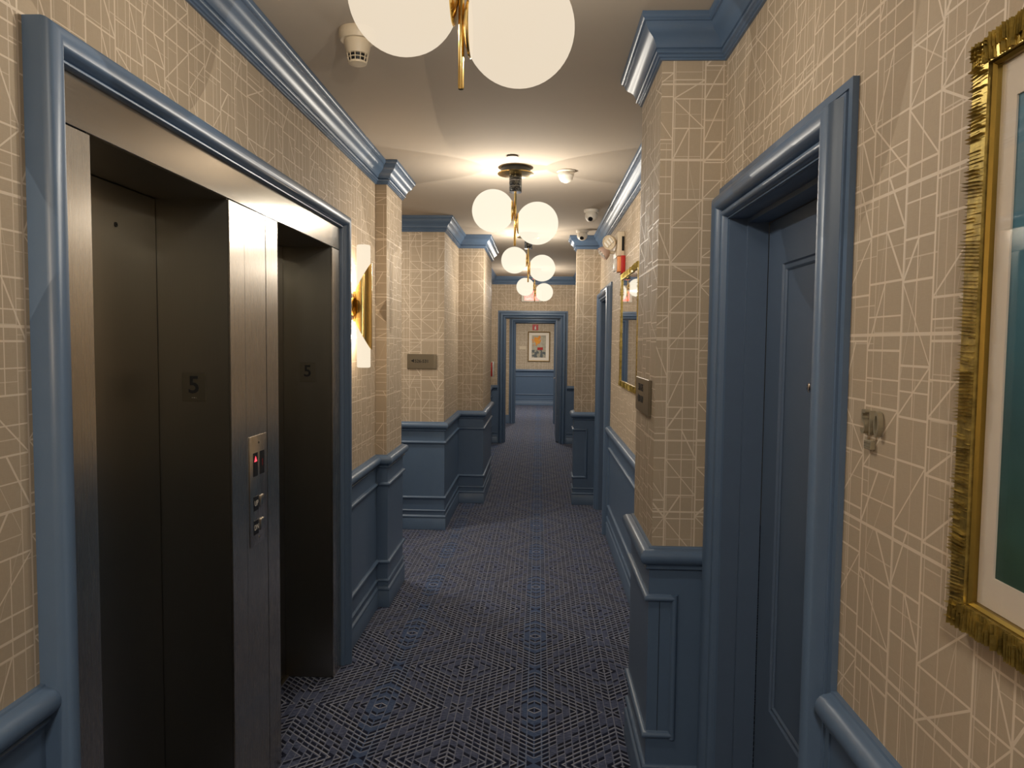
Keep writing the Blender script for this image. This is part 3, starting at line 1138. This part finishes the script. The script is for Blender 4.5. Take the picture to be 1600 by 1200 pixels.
fs = thing('fire_extinguisher_sign', 'small red square sign with white extinguisher symbol above the flower painting', 'sign')
bevbox('plate', (-.171, -.023, Y18 - .006, Y18 - .001, 1.920, 2.065), 'red', fs, .001, 1)
bm = bmesh.new()
lathe(bm, [(.0001, 1.935), (.020, 1.937), (.022, 1.945), (.022, 1.99), (.014, 2.004), (.007, 2.01), (.007, 2.02), (.0001, 2.02)], 16, (-.097, Y18 - .007, 0))
tube_between(bm, (-.097, Y18 - .01, 2.02), (-.075, Y18 - .01, 2.035), .005)
obj('extinguisher_symbol', bm, 'white', fs)
rebase(fs, (-.097, Y18, 1.92))
ws = thing('small_wall_sign', 'small pale door sign left of the flower painting', 'sign')
pl = bevbox('plate', (-.50, -.325, Y18 - .006, Y18 - .001, 1.425, 1.512), 'ivory', ws, .001, 1)
rebase(ws, (-.41, Y18, 1.425))

# ------------------------------------------------------------ ceiling devices
t = thing('smoke_detector', 'beige smoke detector with slotted cage left of the nearest pendant', 'smoke detector')
cx, cy = -.622, 2.46
bm = bmesh.new()
lathe(bm, [(0.0614, H - 0.0006), (0.0625, H - 0.0048), (0.0625, H - 0.0192), (0.0578, H - 0.0312), (0.0555, H - 0.0360), (0.0001, H - 0.0360)], 32, (cx, cy, 0))
obj('mounting_base', bm, 'ivory', t)
bm = bmesh.new()
lathe(bm, [(0.0448, H - 0.0360), (0.0425, H - 0.0540), (0.0366, H - 0.0792), (0.0319, H - 0.0804), (0.0001, H - 0.0804)], 32, (cx, cy, 0))
obj('body', bm, 'ivory', t)
bm = bmesh.new()
lathe(bm, [(0.0301, H - 0.0804), (0.0271, H - 0.1044), (0.0001, H - 0.1044)], 32, (cx, cy, 0))
obj('sensor_core', bm, 'black', t)
bm = bmesh.new()
for zc, rr in ((H - 0.0918, .0336), (H - 0.1044, .0309)):
    lathe(bm, [(rr - .003, zc - .001), (rr, zc - .001), (rr, zc + .0012), (rr - .003, zc + .0012)], 32, (cx, cy, 0))
for k in range(12):
    a = 2 * PI * k / 12
    tube_between(bm, (cx + 0.0354 * math.cos(a), cy + 0.0354 * math.sin(a), H - 0.0792), (cx + 0.0301 * math.cos(a), cy + 0.0301 * math.sin(a), H - 0.1056), .0016, 6)
lathe(bm, [(0.0309, H - 0.1050), (0.0295, H - 0.1092), (0.0165, H - 0.1128), (0.0001, H - 0.1134)], 32, (cx, cy, 0))
obj('cage', bm, 'ivory', t)
rebase(t, (cx, cy, H))

t = thing('heat_detector', 'white dome detector on the ceiling right of the second pendant', 'detector')
cx, cy = .150, 4.42
bm = bmesh.new()
lathe(bm, [(.056, H - .0005), (.056, H - .008), (.050, H - .012), (.0001, H - .012)], 32, (cx, cy, 0))
obj('base', bm, 'white', t)
bm = bmesh.new()
lathe(bm, [(.050, H - .012), (.049, H - .028), (.047, H - .029), (.047, H - .033), (.046, H - .034), (.040, H - .052), (.028, H - .066), (.012, H - .073), (.0001, H - .074)], 32, (cx, cy, 0))
obj('dome', bm, 'white', t)
rebase(t, (cx, cy, H))

t = thing('sprinkler_cover', 'small white round cover plate dropped just below the ceiling', 'sprinkler cover')
bm = bmesh.new()
lathe(bm, [(.0001, H - .006), (.034, H - .006), (.036, H - .008), (.034, H - .010), (.0001, H - .0105)], 32, (-.161, 4.08, 0))
obj('cover_plate', bm, 'white', t)
bm = bmesh.new()
lathe(bm, [(.031, H - .0005), (.031, H - .006), (.0001, H - .006)], 32, (-.161, 4.08, 0))
obj('recess_ring', bm, 'gap', t)
rebase(t, (-.161, 4.08, H))

for cx, cy, lab, tilt in ((.395, 5.70, 'white dome camera with black lens, nearer of the two on the ceiling', -.5), (.385, 6.72, 'white dome camera with black lens, farther one just before the blue crown', -.3)):
    t = thing('security_camera', lab, 'camera', 'ceiling cameras near the right wall')
    bm = bmesh.new()
    lathe(bm, [(.058, H - .0005), (.058, H - .014), (.054, H - .022), (.0001, H - .022)], 32, (cx, cy, 0))
    obj('base', bm, 'white', t)
    bm = bmesh.new()
    bmesh.ops.create_uvsphere(bm, u_segments=24, v_segments=14, radius=.049, matrix=Matrix.Translation((cx, cy, H - .046)))
    obj('dome', bm, 'white', t)
    d = Vector((tilt * .5, -1, -.9)).normalized()
    c0 = Vector((cx, cy, H - .046))
    bm = bmesh.new()
    tube_between(bm, c0 + d * .034, c0 + d * .0508, .021, 20, .017)
    obj('lens', bm, 'black', t)
    rebase(t, (cx, cy, H))

# emergency light and fire strobe on the right wall
t = thing('emergency_light', 'beige emergency light with two swivel lamp heads on the right wall', 'emergency light')
hs = bevbox('housing', (XW - .052, XW - .001, 5.11, 5.40, 2.215, 2.385), 'ivory', t, .006, 2)
bevbox('side_vent', (XW - .022, XW - .006, 5.108, 5.112, 2.25, 2.35), 'gap', hs, 0)
for (hx, hy, hz, mt, dr) in ((.492, 5.16, 2.315, 'ivory', (-.55, -.75, -.25)), (.465, 5.34, 2.262, 'pinkish', (-.75, -.1, -.6))):
    d = Vector(dr).normalized()
    c0 = Vector((hx, hy, hz))
    bm = bmesh.new()
    x_, = (d.orthogonal().normalized(),)
    y_ = d.cross(x_)
    prof = [(.0001, -.045), (.022, -.042), (.040, -.025), (.050, 0.0), (.052, .012), (.050, .018), (.046, .018), (.044, .012), (.0001, .010)]
    rings = []
    for r, h in prof:
        rings.append([bm.verts.new(c0 + d * h + x_ * r * math.cos(2 * PI * k / 24) + y_ * r * math.sin(2 * PI * k / 24)) for k in range(24)])
    for A, B in zip(rings, rings[1:]):
        for k in range(24):
            bm.faces.new((A[k], A[(k + 1) % 24], B[(k + 1) % 24], B[k]))
    hd = obj('lamp_head', bm, mt, t)
    bm = bmesh.new()
    tube_between(bm, c0 - d * .02, (XW - .05, hy, hz), .012)
    obj('swivel_arm', bm, 'ivory', t)
    bm = bmesh.new()
    for q in (-.026, 0, .026):
        c = c0 + d * .014 + x_ * q
        tube_between(bm, c - y_ * .02, c + y_ * .02, .009, 10)
    obj('led_bar', bm, 'white', hd)
rebase(t, (XW, 5.25, 2.215))
t = thing('fire_alarm_strobe', 'red fire alarm strobe with clear lens above the gold framed mirror', 'fire alarm')
bevbox('backbox', (XW - .030, XW - .001, 5.06, 5.175, 2.090, 2.212), 'red', t, .003, 2)
bevbox('horn_grille', (XW - .055, XW - .0302, 5.065, 5.17, 2.100, 2.205), 'orange', t, .003, 2)
bevbox('strobe_lens', (XW - .078, XW - .0552, 5.085, 5.15, 2.105, 2.195), 'lens', t, .006, 2)
rebase(t, (XW, 5.117, 2.09))

t = thing('fire_alarm_pull_station', 'red fire alarm pull station on the left wall before the end doorway', 'fire alarm')
bevbox('housing', (-.749, -.690, 10.72, 10.86, 1.090, 1.300), 'red', t, .004, 2)
bevbox('clear_cover', (-.690, -.668, 10.71, 10.87, 1.080, 1.312), 'lens', t, .004, 2)
bevbox('pull_handle', (-.6895, -.684, 10.75, 10.83, 1.17, 1.20), 'white', t, .002, 1)
rebase(t, (-.75, 10.79, 1.09))
